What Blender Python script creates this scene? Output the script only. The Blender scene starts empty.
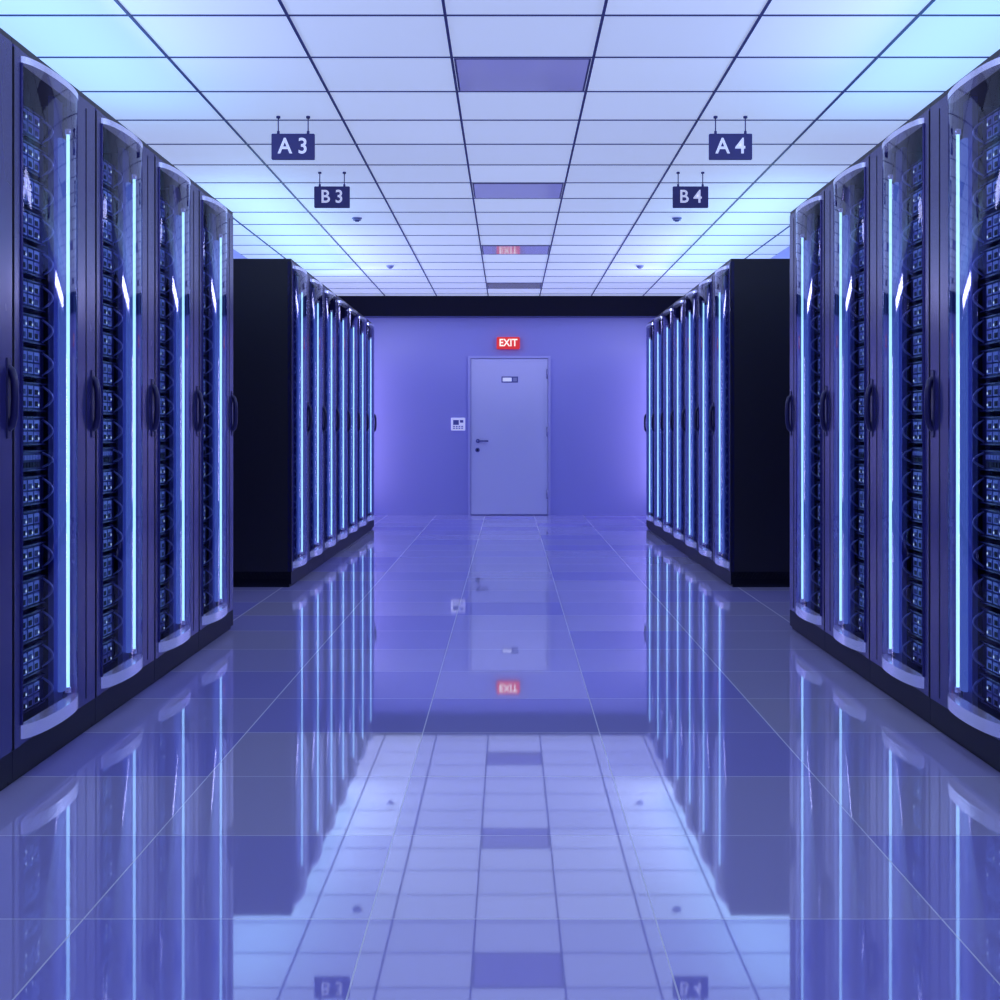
import bpy, math, random
from mathutils import Vector
random.seed(7)
sc = bpy.context.scene
try:
    sc.view_settings.view_transform = 'Standard'
    sc.view_settings.look = 'None'
except Exception: pass
COL = sc.collection
CAMH = 1.11; CEIL = 2.916; WALLY = 17.38; BACKY = -3.0; SIDEX = 2.72
RW = 0.816

# ---------------------------------------------------------------- materials
def newmat(name):
    m = bpy.data.materials.new(name); m.use_nodes = True
    nt = m.node_tree; nt.nodes.clear()
    out = nt.nodes.new('ShaderNodeOutputMaterial')
    return m, nt, out
def nosamp(m):
    try: m.cycles.emission_sampling = 'NONE'
    except Exception: pass
def pbr(name, col, rough=.5, metal=0., emis=None, es=0., spec=.5, noise=0.):
    m, nt, out = newmat(name)
    b = nt.nodes.new('ShaderNodeBsdfPrincipled')
    b.inputs['Base Color'].default_value = (*col, 1)
    b.inputs['Roughness'].default_value = rough
    b.inputs['Metallic'].default_value = metal
    b.inputs['Specular IOR Level'].default_value = spec
    if emis:
        b.inputs['Emission Color'].default_value = (*emis, 1)
        b.inputs['Emission Strength'].default_value = es
        nosamp(m)
    if noise:
        n = nt.nodes.new('ShaderNodeTexNoise'); n.inputs['Scale'].default_value = 6
        r = nt.nodes.new('ShaderNodeMapRange')
        r.inputs['To Min'].default_value = max(0, rough-noise); r.inputs['To Max'].default_value = rough+noise
        nt.links.new(n.outputs['Fac'], r.inputs['Value']); nt.links.new(r.outputs[0], b.inputs['Roughness'])
    nt.links.new(b.outputs[0], out.inputs[0])
    return m
def emi(name, col, s, samp=True):
    m, nt, out = newmat(name)
    e = nt.nodes.new('ShaderNodeEmission'); e.inputs[0].default_value = (*col, 1); e.inputs[1].default_value = s
    nt.links.new(e.outputs[0], out.inputs[0])
    if not samp: nosamp(m)
    return m

M_frame = pbr('rack_frame_paint', (.042,.040,.20), .25, .3, noise=.06)
M_body = pbr('rack_side_paint', (.007,.006,.016), .42)
M_plinth = pbr('rack_plinth_paint', (.006,.006,.022), .5, spec=.2)
M_inner = pbr('rack_inner_panel', (.14,.15,.6), .28, .5)
M_chrome = pbr('rack_trim_aluminium', (.75,.78,1.0), .2, .75, emis=(.5,.55,1.), es=.12)  # slight emission paints the bright look of the metal
M_server = pbr('server_face', (.035,.038,.19), .35, .5)
M_bay = pbr('server_bay', (.36,.40,.88), .3, .45)
M_dark = pbr('server_vent', (.006,.006,.022), .6)
M_led = emi('rack_led_tube', (.34,.68,1.0), 2.1)
M_ledb = emi('rack_led_halo', (.10,.20,.85), .5, False)  # blue halo around the LED, put in as a glowing strip
M_dot = emi('server_indicator', (.5,.72,1.0), 1.0, False)
M_handle = pbr('rack_handle_plastic', (.018,.017,.09), .3)
# glass
M_glass, nt, out = newmat('rack_door_glass')
tr = nt.nodes.new('ShaderNodeBsdfTransparent'); tr.inputs[0].default_value = (.84,.85,1,1)
gl = nt.nodes.new('ShaderNodeBsdfGlossy'); gl.inputs['Roughness'].default_value = .04; gl.inputs[0].default_value = (.78,.8,1,1)
fr = nt.nodes.new('ShaderNodeFresnel'); fr.inputs[0].default_value = 1.55
mx = nt.nodes.new('ShaderNodeMixShader')
nt.links.new(fr.outputs[0], mx.inputs[0]); nt.links.new(tr.outputs[0], mx.inputs[1]); nt.links.new(gl.outputs[0], mx.inputs[2]); nt.links.new(mx.outputs[0], out.inputs[0])

M_wall = pbr('wall_paint_violet', (.35,.345,.80), .32, spec=.4, noise=.05)
M_door = pbr('door_paint', (.64,.64,.96), .35)
M_doorframe = pbr('door_frame_paint', (.46,.45,.86), .35)
M_beam = pbr('beam_paint', (.004,.004,.02), .6, spec=.15)
M_steel = pbr('steel', (.35,.35,.6), .3, .9)
M_grid = pbr('ceiling_grid_metal', (.05,.055,.22), .5)
M_panel = pbr('ceiling_panel_added_glow', (.32,.34,.58), .06, .3, emis=(.42,.44,.80), es=.24, spec=.8)  # emission added to lighten the dim panels
M_sign = pbr('sign_navy', (.04,.036,.19), .4)
M_white = pbr('lettering_white', (.85,.86,1), .4, emis=(.8,.82,1), es=.3)  # unlit lettering, emission added to keep it bright
M_red = pbr('exit_red', (.7,.02,.02), .4, emis=(1,.04,.04), es=.4)
M_exitw = emi('exit_lettering', (1,.9,.88), 1.1, False)
M_plastic = pbr('white_plastic', (.8,.8,1), .4, emis=(.65,.65,1), es=.3)  # plain plastic lightened by added emission
M_det = pbr('detector_plastic', (.35,.36,.65), .4)
M_screen = pbr('grey_screen', (.12,.13,.4), .2)
M_tube = emi('added_wall_glow_tube', (.76,.68,1.0), 10.0)  # added unseen source for the glow on the back wall

# ceiling tiles, with emission added to lift ceiling and room light
M_ceil, nt, out = newmat('ceiling_tile_added_glow'); nosamp(M_ceil)
b = nt.nodes.new('ShaderNodeBsdfPrincipled')
geo = nt.nodes.new('ShaderNodeNewGeometry')
def tile_noise(nt, geo, sx, ox, sy, oy):
    sep = nt.nodes.new('ShaderNodeSeparateXYZ'); nt.links.new(geo.outputs['Position'], sep.inputs[0])
    comb = nt.nodes.new('ShaderNodeCombineXYZ'); fracs = []
    for i, (s, o) in enumerate(((sx, ox), (sy, oy))):
        a = nt.nodes.new('ShaderNodeMath'); a.operation = 'SUBTRACT'; a.inputs[1].default_value = o
        d = nt.nodes.new('ShaderNodeMath'); d.operation = 'DIVIDE'; d.inputs[1].default_value = s
        f = nt.nodes.new('ShaderNodeMath'); f.operation = 'FLOOR'
        g = nt.nodes.new('ShaderNodeMath'); g.operation = 'FRACT'
        nt.links.new(sep.outputs[i], a.inputs[0]); nt.links.new(a.outputs[0], d.inputs[0])
        nt.links.new(d.outputs[0], f.inputs[0]); nt.links.new(d.outputs[0], g.inputs[0])
        nt.links.new(f.outputs[0], comb.inputs[i]); fracs.append(g)
    wn = nt.nodes.new('ShaderNodeTexWhiteNoise'); wn.noise_dimensions = '3D'
    nt.links.new(comb.outputs[0], wn.inputs['Vector'])
    return wn, fracs
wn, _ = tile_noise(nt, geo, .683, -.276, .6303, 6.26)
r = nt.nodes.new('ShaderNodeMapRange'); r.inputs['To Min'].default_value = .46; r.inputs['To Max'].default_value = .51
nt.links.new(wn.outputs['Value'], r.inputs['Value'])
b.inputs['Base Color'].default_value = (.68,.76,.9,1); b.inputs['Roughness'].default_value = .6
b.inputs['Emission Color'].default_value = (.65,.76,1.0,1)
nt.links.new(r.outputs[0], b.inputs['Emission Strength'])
nt.links.new(b.outputs[0], out.inputs[0])

# floor
FTX, FOX, FTY, FOY = .652, -.318, .613, 2.963
M_floor, nt, out = newmat('floor_tile_gloss')
geo = nt.nodes.new('ShaderNodeNewGeometry')
wn, fracs = tile_noise(nt, geo, FTX, FOX, FTY, FOY)
cr = nt.nodes.new('ShaderNodeMix'); cr.data_type = 'RGBA'
cr.inputs['A'].default_value = (.38,.35,.88,1); cr.inputs['B'].default_value = (.76,.70,1.0,1)
nt.links.new(wn.outputs['Value'], cr.inputs['Factor'])
masks = []
for g, s in zip(fracs, (FTX, FTY)):
    a = nt.nodes.new('ShaderNodeMath'); a.operation = 'SUBTRACT'; a.inputs[1].default_value = .5
    ab = nt.nodes.new('ShaderNodeMath'); ab.operation = 'ABSOLUTE'
    gt = nt.nodes.new('ShaderNodeMath'); gt.operation = 'GREATER_THAN'; gt.inputs[1].default_value = .5-.0020/s
    nt.links.new(g.outputs[0], a.inputs[0]); nt.links.new(a.outputs[0], ab.inputs[0]); nt.links.new(ab.outputs[0], gt.inputs[0]); masks.append(gt)
mm = nt.nodes.new('ShaderNodeMath'); mm.operation = 'MAXIMUM'
nt.links.new(masks[0].outputs[0], mm.inputs[0]); nt.links.new(masks[1].outputs[0], mm.inputs[1])
cg = nt.nodes.new('ShaderNodeMix'); cg.data_type = 'RGBA'; cg.inputs['B'].default_value = (.9,.88,1,1)
nt.links.new(mm.outputs[0], cg.inputs['Factor']); nt.links.new(cr.outputs['Result'], cg.inputs['A'])
df = nt.nodes.new('ShaderNodeBsdfDiffuse'); nt.links.new(cg.outputs['Result'], df.inputs[0])
gs = nt.nodes.new('ShaderNodeBsdfGlossy'); gs.inputs[0].default_value = (.96,.95,1,1); gs.inputs['Roughness'].default_value = .028
fr = nt.nodes.new('ShaderNodeFresnel'); fr.inputs[0].default_value = 1.5
ad = nt.nodes.new('ShaderNodeMath'); ad.operation = 'MULTIPLY_ADD'; ad.inputs[1].default_value = .65; ad.inputs[2].default_value = .27
nt.links.new(fr.outputs[0], ad.inputs[0])
tv = nt.nodes.new('ShaderNodeMapRange'); tv.inputs['To Min'].default_value = .84; tv.inputs['To Max'].default_value = 1.16
nt.links.new(wn.outputs['Value'], tv.inputs['Value'])
m2 = nt.nodes.new('ShaderNodeMath'); m2.operation = 'MULTIPLY'
nt.links.new(ad.outputs[0], m2.inputs[0]); nt.links.new(tv.outputs[0], m2.inputs[1])
iv = nt.nodes.new('ShaderNodeMath'); iv.operation = 'MULTIPLY_ADD'; iv.inputs[1].default_value = -.6; iv.inputs[2].default_value = 1
nt.links.new(mm.outputs[0], iv.inputs[0])
m3 = nt.nodes.new('ShaderNodeMath'); m3.operation = 'MULTIPLY'; m3.use_clamp = True
nt.links.new(m2.outputs[0], m3.inputs[0]); nt.links.new(iv.outputs[0], m3.inputs[1])
mx = nt.nodes.new('ShaderNodeMixShader'); nt.links.new(m3.outputs[0], mx.inputs[0])
nt.links.new(df.outputs[0], mx.inputs[1]); nt.links.new(gs.outputs[0], mx.inputs[2]); nt.links.new(mx.outputs[0], out.inputs[0])

# ---------------------------------------------------------------- mesh builder
class MB:
    def __init__(s): s.v=[]; s.f=[]; s.m=[]; s.sm=[]; s.mats=[]
    def mi(s, mat):
        if mat not in s.mats: s.mats.append(mat)
        return s.mats.index(mat)
    def box(s, x0,x1,y0,y1,z0,z1, mat):
        i=len(s.v)
        s.v += [(x0,y0,z0),(x1,y0,z0),(x1,y1,z0),(x0,y1,z0),(x0,y0,z1),(x1,y0,z1),(x1,y1,z1),(x0,y1,z1)]
        for q in ((0,3,2,1),(4,5,6,7),(0,1,5,4),(1,2,6,5),(2,3,7,6),(3,0,4,7)):
            s.f.append([i+k for k in q]); s.m.append(s.mi(mat)); s.sm.append(False)
    def bbox(s, x0,x1,y0,y1,z0,z1, c, mat, axis='z'):
        if axis=='z':
            p=[(x0+c,y0),(x1-c,y0),(x1,y0+c),(x1,y1-c),(x1-c,y1),(x0+c,y1),(x0,y1-c),(x0,y0+c)]
            a,bb=z0,z1; fn=lambda q,t:(q[0],q[1],t)
        elif axis=='y':
            p=[(x0+c,z0),(x0,z0+c),(x0,z1-c),(x0+c,z1),(x1-c,z1),(x1,z1-c),(x1,z0+c),(x1-c,z0)]
            a,bb=y0,y1; fn=lambda q,t:(q[0],t,q[1])
        s.prism(p,a,bb,fn,mat)
    def prism(s,p,a,bb,fn,mat,smooth=False,caps=True):
        i=len(s.v);n=len(p)
        s.v += [fn(q,a) for q in p]+[fn(q,bb) for q in p]
        for k in range(n):
            s.f.append([i+k,i+(k+1)%n,i+n+(k+1)%n,i+n+k]); s.m.append(s.mi(mat)); s.sm.append(smooth)
        if caps:
            s.f.append([i+k for k in reversed(range(n))]); s.m.append(s.mi(mat)); s.sm.append(False)
            s.f.append([i+n+k for k in range(n)]); s.m.append(s.mi(mat)); s.sm.append(False)
    def cyl(s,c,r,a,bb,axis,mat,n=16):
        p=[(r*math.cos(2*math.pi*k/n),r*math.sin(2*math.pi*k/n)) for k in range(n)]
        if axis=='z': fn=lambda q,t:(c[0]+q[0],c[1]+q[1],t)
        elif axis=='y': fn=lambda q,t:(c[0]+q[0],t,c[1]-q[1])
        else: fn=lambda q,t:(t,c[0]+q[0],c[1]+q[1])
        s.prism(p,a,bb,fn,mat,True)
    def tube(s, pts, r, mat, n=6):
        pts=[Vector(p) for p in pts]; i0=len(s.v)
        for k,p in enumerate(pts):
            t=(pts[min(k+1,len(pts)-1)]-pts[max(k-1,0)]).normalized()
            ref=Vector((1,0,0)) if abs(t.x)<.8 else Vector((0,1,0))
            a=t.cross(ref).normalized(); b2=t.cross(a)
            for j in range(n):
                an=2*math.pi*j/n; q=p+a*r*math.cos(an)+b2*r*math.sin(an); s.v.append(tuple(q))
        for k in range(len(pts)-1):
            for j in range(n):
                s.f.append([i0+k*n+j,i0+k*n+(j+1)%n,i0+(k+1)*n+(j+1)%n,i0+(k+1)*n+j]); s.m.append(s.mi(mat)); s.sm.append(True)
    def sheet(s, prof, z0, z1, mat):
        i=len(s.v); n=len(prof)
        s.v += [(x,y,z0) for x,y in prof]+[(x,y,z1) for x,y in prof]
        for k in range(n-1):
            s.f.append([i+k,i+k+1,i+n+k+1,i+n+k]); s.m.append(s.mi(mat)); s.sm.append(True)
    def mesh(s,name,flip=False):
        me=bpy.data.meshes.new(name)
        vs=[(-x,y,z) for x,y,z in s.v] if flip else s.v
        fs=[list(reversed(f)) for f in s.f] if flip else s.f
        me.from_pydata(vs,[],fs)
        for m in s.mats: me.materials.append(m)
        for p,mi,sm in zip(me.polygons,s.m,s.sm): p.material_index=mi; p.use_smooth=sm
        me.update(); return me
    def obj(s,name,loc=(0,0,0),parent=None,flip=False):
        o=bpy.data.objects.new(name,s.mesh(name,flip)); o.location=loc; COL.objects.link(o)
        if parent: o.parent=parent
        return o
def empty(name,loc):
    e=bpy.data.objects.new(name,None); e.location=loc; e.empty_display_size=.1; COL.objects.link(e); return e
def text(s,name,size,loc,mat,parent,off=0,depth=.001,sx=1.):
    c=bpy.data.curves.new(name,'FONT'); c.body=s; c.size=size; c.align_x='CENTER'; c.align_y='CENTER'
    c.extrude=depth; c.offset=off; c.materials.append(mat)
    o=bpy.data.objects.new(name,c); o.rotation_euler=(math.pi/2,0,0); o.location=loc; o.scale=(sx,1,1); COL.objects.link(o); o.parent=parent
    return o

# ---------------------------------------------------------------- room shell
m=MB(); m.box(-SIDEX,SIDEX,BACKY,WALLY,-.1,0,M_floor); m.obj('floor')
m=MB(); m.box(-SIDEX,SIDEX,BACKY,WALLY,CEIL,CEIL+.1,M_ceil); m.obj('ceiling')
m=MB(); m.box(-SIDEX-.1,SIDEX+.1,WALLY,WALLY+.1,-.1,CEIL+.1,M_wall); m.obj('wall_back')
m=MB(); m.box(-SIDEX-.1,SIDEX+.1,BACKY-.1,BACKY,-.1,CEIL+.1,M_wall); m.obj('wall_front')
m=MB(); m.box(-SIDEX-.1,-SIDEX,BACKY,WALLY,-.1,CEIL+.1,M_wall); m.obj('wall_left')
m=MB(); m.box(SIDEX,SIDEX+.1,BACKY,WALLY,-.1,CEIL+.1,M_wall); m.obj('wall_right')
m=MB(); m.box(-SIDEX,SIDEX,WALLY-.14,WALLY,CEIL-.27,CEIL,M_beam)
m.box(-SIDEX,SIDEX,WALLY-.15,WALLY,CEIL-.28,CEIL-.27,M_grid); m.obj('trim_1')

# ceiling grid
m=MB()
GX=[-.276+.683*k for k in range(-4,6)]
GX=[x for x in GX if abs(x)<SIDEX]
GY=[6.26+.6303*n for n in range(-14,18)]
GY=[y for y in GY if BACKY<y<WALLY-.16]
for x in GX: m.box(x-.0065,x+.0065,BACKY,WALLY-.16,CEIL-.006,CEIL,M_grid)
for y in GY: m.box(-SIDEX,SIDEX,y-.0065,y+.0065,CEIL-.004,CEIL,M_grid)
m.obj('ceiling_grid')
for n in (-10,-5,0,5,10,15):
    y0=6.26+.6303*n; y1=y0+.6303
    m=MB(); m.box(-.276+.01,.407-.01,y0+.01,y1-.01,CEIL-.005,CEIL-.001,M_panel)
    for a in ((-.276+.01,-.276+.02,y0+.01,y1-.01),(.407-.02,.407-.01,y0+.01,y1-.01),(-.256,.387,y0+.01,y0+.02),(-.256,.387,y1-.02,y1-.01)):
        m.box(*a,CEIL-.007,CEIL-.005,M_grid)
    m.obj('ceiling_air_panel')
for x,y in ((-1.277,10.92),(1.41,10.92),(-1.286,14.06),(1.416,14.06)):
    m=MB(); m.cyl((x,y),.042,CEIL-.016,CEIL-.006,'z',M_det); m.cyl((x,y),.032,CEIL-.03,CEIL-.016,'z',M_det); m.cyl((x,y),.018,CEIL-.038,CEIL-.03,'z',M_screen)
    m.obj('smoke_detector')

# hanging signs
for nm,x,y in (('A 3',-1.23,7.41),('A 4',1.262,7.41),('B 3',-1.225,9.0),('B 4',1.256,9.0)):
    e=empty('hanging_sign',(x,y,2.735))
    m=MB(); m.bbox(-.123,.123,-.008,.008,-.074,.074,.004,M_sign,'y')
    m.obj('board',(0,0,0),e)
    m=MB()
    for dx in (-.085,.085):
        m.cyl((dx,0),.0035,.074,CEIL-2.735-.006,'z',M_sign,8)
        m.cyl((dx,0),.012,CEIL-2.735-.018,CEIL-2.735-.006,'z',M_sign,12)
        m.cyl((dx,0),.008,.070,.09,'z',M_sign,8)
    m.obj('rods',(0,0,0),e)
    text(nm,'lettering',.125,(0,-.0095,0),M_white,e,off=.0018,sx=.94)

# ---------------------------------------------------------------- door and wall things
dx0,dx1=-.535,.545
d=empty('door_1',((dx0+dx1)/2,WALLY,0))
hw=(dx1-dx0)/2
m=MB(); m.box(-hw+.03,hw-.03,-.03,0,.012,2.085,M_door); m.obj('leaf',(0,0,0),d)
m=MB(); m.box(-hw-.01,-hw+.024,-.045,0,0,2.125,M_doorframe); m.box(hw-.024,hw+.01,-.045,0,0,2.125,M_doorframe); m.box(-hw+.024,hw-.024,-.045,0,2.093,2.125,M_doorframe)
m.obj('frame',(0,0,0),d)
m=MB()
hx=-hw+.12
m.cyl((hx,.99),.028,-.042,-.03,'y',M_screen); m.cyl((hx,.99),.011,-.085,-.042,'y',M_steel)
m.tube([(hx,-.08,.99),(hx+.05,-.085,.99),(hx+.14,-.085,.99)],.012,M_screen,8)
m.cyl((hx-.005,.87),.03,-.045,-.03,'y',M_screen); m.cyl((hx-.005,.87),.014,-.052,-.045,'y',M_dark)
m.obj('handle',(0,0,0),d)
m=MB()
for z in (.22,1.05,1.82): m.cyl((hw-.035,-.045),.012,z,z+.13,'z',M_steel,10)
m.obj('hinges',(0,0,0),d)
m=MB(); m.box(-.105,.115,-.036,-.03,1.77,1.85,M_screen); m.box(-.09,.03,-.039,-.036,1.785,1.835,M_white); m.box(.05,.10,-.039,-.036,1.785,1.835,M_steel)
m.obj('door_plate',(0,0,0),d)
e=empty('exit_sign',(-.01,WALLY-.05,2.295))
m=MB(); m.bbox(-.155,.155,-.03,.05,-.08,.08,.012,M_red,'y'); m.obj('housing',(0,0,0),e)
text('EXIT','lettering',.135,(0,-.032,0),M_exitw,e,off=.003,sx=.88)
e=empty('access_control_panel',(-.68,WALLY-.015,1.215))
m=MB(); m.bbox(-.095,.095,-.015,.015,-.085,.085,.008,M_plastic,'y'); m.box(-.065,.01,-.018,-.015,-.01,.055,M_screen)
m.box(.025,.07,-.018,-.015,.02,.055,M_screen)
for i in range(4):
    for j in range(2): m.box(-.065+i*.036,-.042+i*.036,-.018,-.015,-.062+j*.024,-.048+j*.024,M_screen)
m.obj('plate',(0,0,0),e)
# unseen tubes added behind the far racks to make the wall edges glow
for s in (-1,1):
    m=MB(); m.cyl((0,0),.03,.2,2.1,'z',M_tube,14); m.cyl((0,0),.12,0,.03,'z',M_dark,24); m.cyl((0,0),.034,.03,.2,'z',M_dark,14); m.cyl((0,0),.034,2.1,2.14,'z',M_dark,14)
    m.obj('added_wall_glow',(s*1.98,17.02,0))

# ---------------------------------------------------------------- server rack (x = toward aisle, y = along aisle)
W=RW-.003; H=2.35; D=.94
m=MB()
m.box(-D,0,0,.02,.06,H-.02,M_body); m.box(-D,0,W-.02,W,.06,H-.02,M_body)
m.box(-D,-D+.02,.02,W-.02,.06,H-.02,M_body)
m.box(-D,0,0,W,H-.02,H,M_body)
m.box(-D+.02,-.012,0,W,.0,.06,M_plinth)
m.box(-D,.002,0,W,.02,.11,M_plinth)
m.bbox(-.03,.004,0,.068,.11,H-.02,.006,M_frame)
m.bbox(-.03,.004,.59,W,.11,H-.02,.006,M_frame)
m.box(-.012,.0055,.70,.706,.13,H-.05,M_dark)
m.box(-.03,0,.068,.59,H-.04,H-.02,M_frame); m.box(-.03,0,.068,.59,.11,.135,M_frame)
m.box(-.002,.006,0,.006,.11,H-.03,M_dark)
# curved door
C,A,B=.326,.258,.046
prof=[(B*math.sin(math.pi*k/24)+.002, C-A*math.cos(math.pi*k/24)) for k in range(25)]
m.sheet(prof,.175,H-.062,M_glass)
prof2=[(x+.001,y) for x,y in prof]
for z0,z1 in ((.13,.175),(H-.062,H-.04)):
    pp=prof2+[(-.003,prof[-1][1]),(-.003,prof[0][1])]
    m.prism(list(reversed(pp)),z0,z1,lambda q,t:(q[0],q[1],t),M_chrome,False)
m.bbox(-.004,.009,.062,.074,.175,H-.062,.002,M_frame); m.bbox(-.004,.009,.580,.594,.175,H-.062,.002,M_frame)
# LED tube + strip painting its blue halo
m.box(-.035,-.02,.515,.558,.19,H-.2,M_ledb)
m.cyl((-.006,.537),.0062,.2,H-.18,'z',M_led,10)
for z in (.185,H-.185): m.cyl((-.006,.537),.011,z,z+.02,'z',M_chrome,10)
m.box(-.06,-.04,.49,.58,.12,H-.06,M_inner)
m.box(-.09,-.065,.07,.11,.12,H-.06,M_frame)
# servers
z=.165; k=0
while z<H-.18:
    sw = k in (7,)
    h=.098 if not sw else .07
    m.box(-.75,-.075,.105,.485,z,z+h,M_server)
    m.box(-.075,-.066,.105,.485,z,z+.005,M_frame); m.box(-.075,-.066,.105,.485,z+h-.005,z+h,M_frame)
    if not sw:
        for r_ in range(2):
            for c_ in range(5):
                y0=.135+c_*.058; zz=z+.012+r_*.040
                m.box(-.075,-.064,y0,y0+.048,zz,zz+.034,M_bay)
                m.box(-.064,-.063,y0+.006,y0+.034,zz+.005,zz+.022,M_dark if random.random()<.6 else M_server)
                if random.random()<.45: m.box(-.064,-.0625,y0+.037,y0+.044,zz+.006,zz+.014,M_dot)
    else:
        for c_ in range(12):
            y0=.125+c_*.026; m.box(-.075,-.066,y0,y0+.019,z+.012,z+.030,M_dark); m.box(-.075,-.065,y0,y0+.019,z+.038,z+.054,M_bay)
    pts=[(-.07+.035*math.sin(math.pi*t/8), .458+.006*math.sin(math.pi*t/8), z+.010+(h-.02)*t/8) for t in range(9)]
    m.tube(pts,.0042,M_bay,6)
    z+=h+.018; k+=1
pts=[(.004,.775,1.12),(.016,.775,1.13),(.023,.775,1.16),(.025,.775,1.215),(.023,.775,1.27),(.016,.775,1.30),(.004,.775,1.31)]
m.tube(pts,.012,M_handle,10)
m.bbox(.002,.008,.758,.792,1.09,1.34,.003,M_handle)
me_l=m.mesh('server_rack'); me_r=m.mesh('server_rack_mirrored',True)
ys=[4.08+RW*i for i in range(-3,4)]+[9.30+RW*i for i in range(7)]
for x,me in ((-1.56,me_l),(1.588,me_r)):
    for y in ys:
        o=bpy.data.objects.new('server_rack',me); o.location=(x,y,0); COL.objects.link(o)

# ---------------------------------------------------------------- lights
def area(name,loc,rot,sx,sy,pw,col,target=None):
    l=bpy.data.lights.new(name,'AREA'); l.shape='RECTANGLE'; l.size=sx; l.size_y=sy; l.energy=pw; l.color=col
    o=bpy.data.objects.new(name,l); o.location=loc; o.rotation_euler=rot
    if target: o.rotation_euler=(Vector(target)-Vector(loc)).to_track_quat('-Z','Y').to_euler()
    COL.objects.link(o); return o
for s in (-1,1):
    area('rack_top_uplight',(s*2.05,4.5,2.37),(math.pi,0,0),.5,5.6,21,(.24,.63,1))
    area('rack_top_uplight',(s*2.05,12.15,2.37),(math.pi,0,0),.5,5.6,24,(.34,.66,1))
    area('added_fill_light',(s*2.0,14.2,2.5),(0,0,0),.5,.2,8,(.74,.74,1),(-s*.3,17.38,.6))  # added fill, brightens the back wall and door
    area('added_fill_light',(s*1.95,4.0,2.55),(0,0,0),4.8,.15,28,(.62,.64,1),(-s*1.2,4.0,.7))  # added fill for the near rack fronts and aisle
    area('added_fill_light',(s*1.95,13.2,2.55),(0,0,0),2.8,.15,22,(.64,.64,1),(-s*1.2,13.2,.7))  # same added fill for the far racks
w=bpy.data.worlds.new('world'); sc.world=w; w.use_nodes=True
w.node_tree.nodes['Background'].inputs[0].default_value=(.1,.1,.3,1); w.node_tree.nodes['Background'].inputs[1].default_value=.3

cam=bpy.data.cameras.new('camera'); cam.sensor_width=36; cam.lens=46.8; cam.shift_x=-.009; cam.shift_y=-.068; cam.clip_start=.05
co=bpy.data.objects.new('camera',cam); co.location=(0,0,CAMH); co.rotation_euler=(math.pi/2,0,0); COL.objects.link(co); sc.camera=co
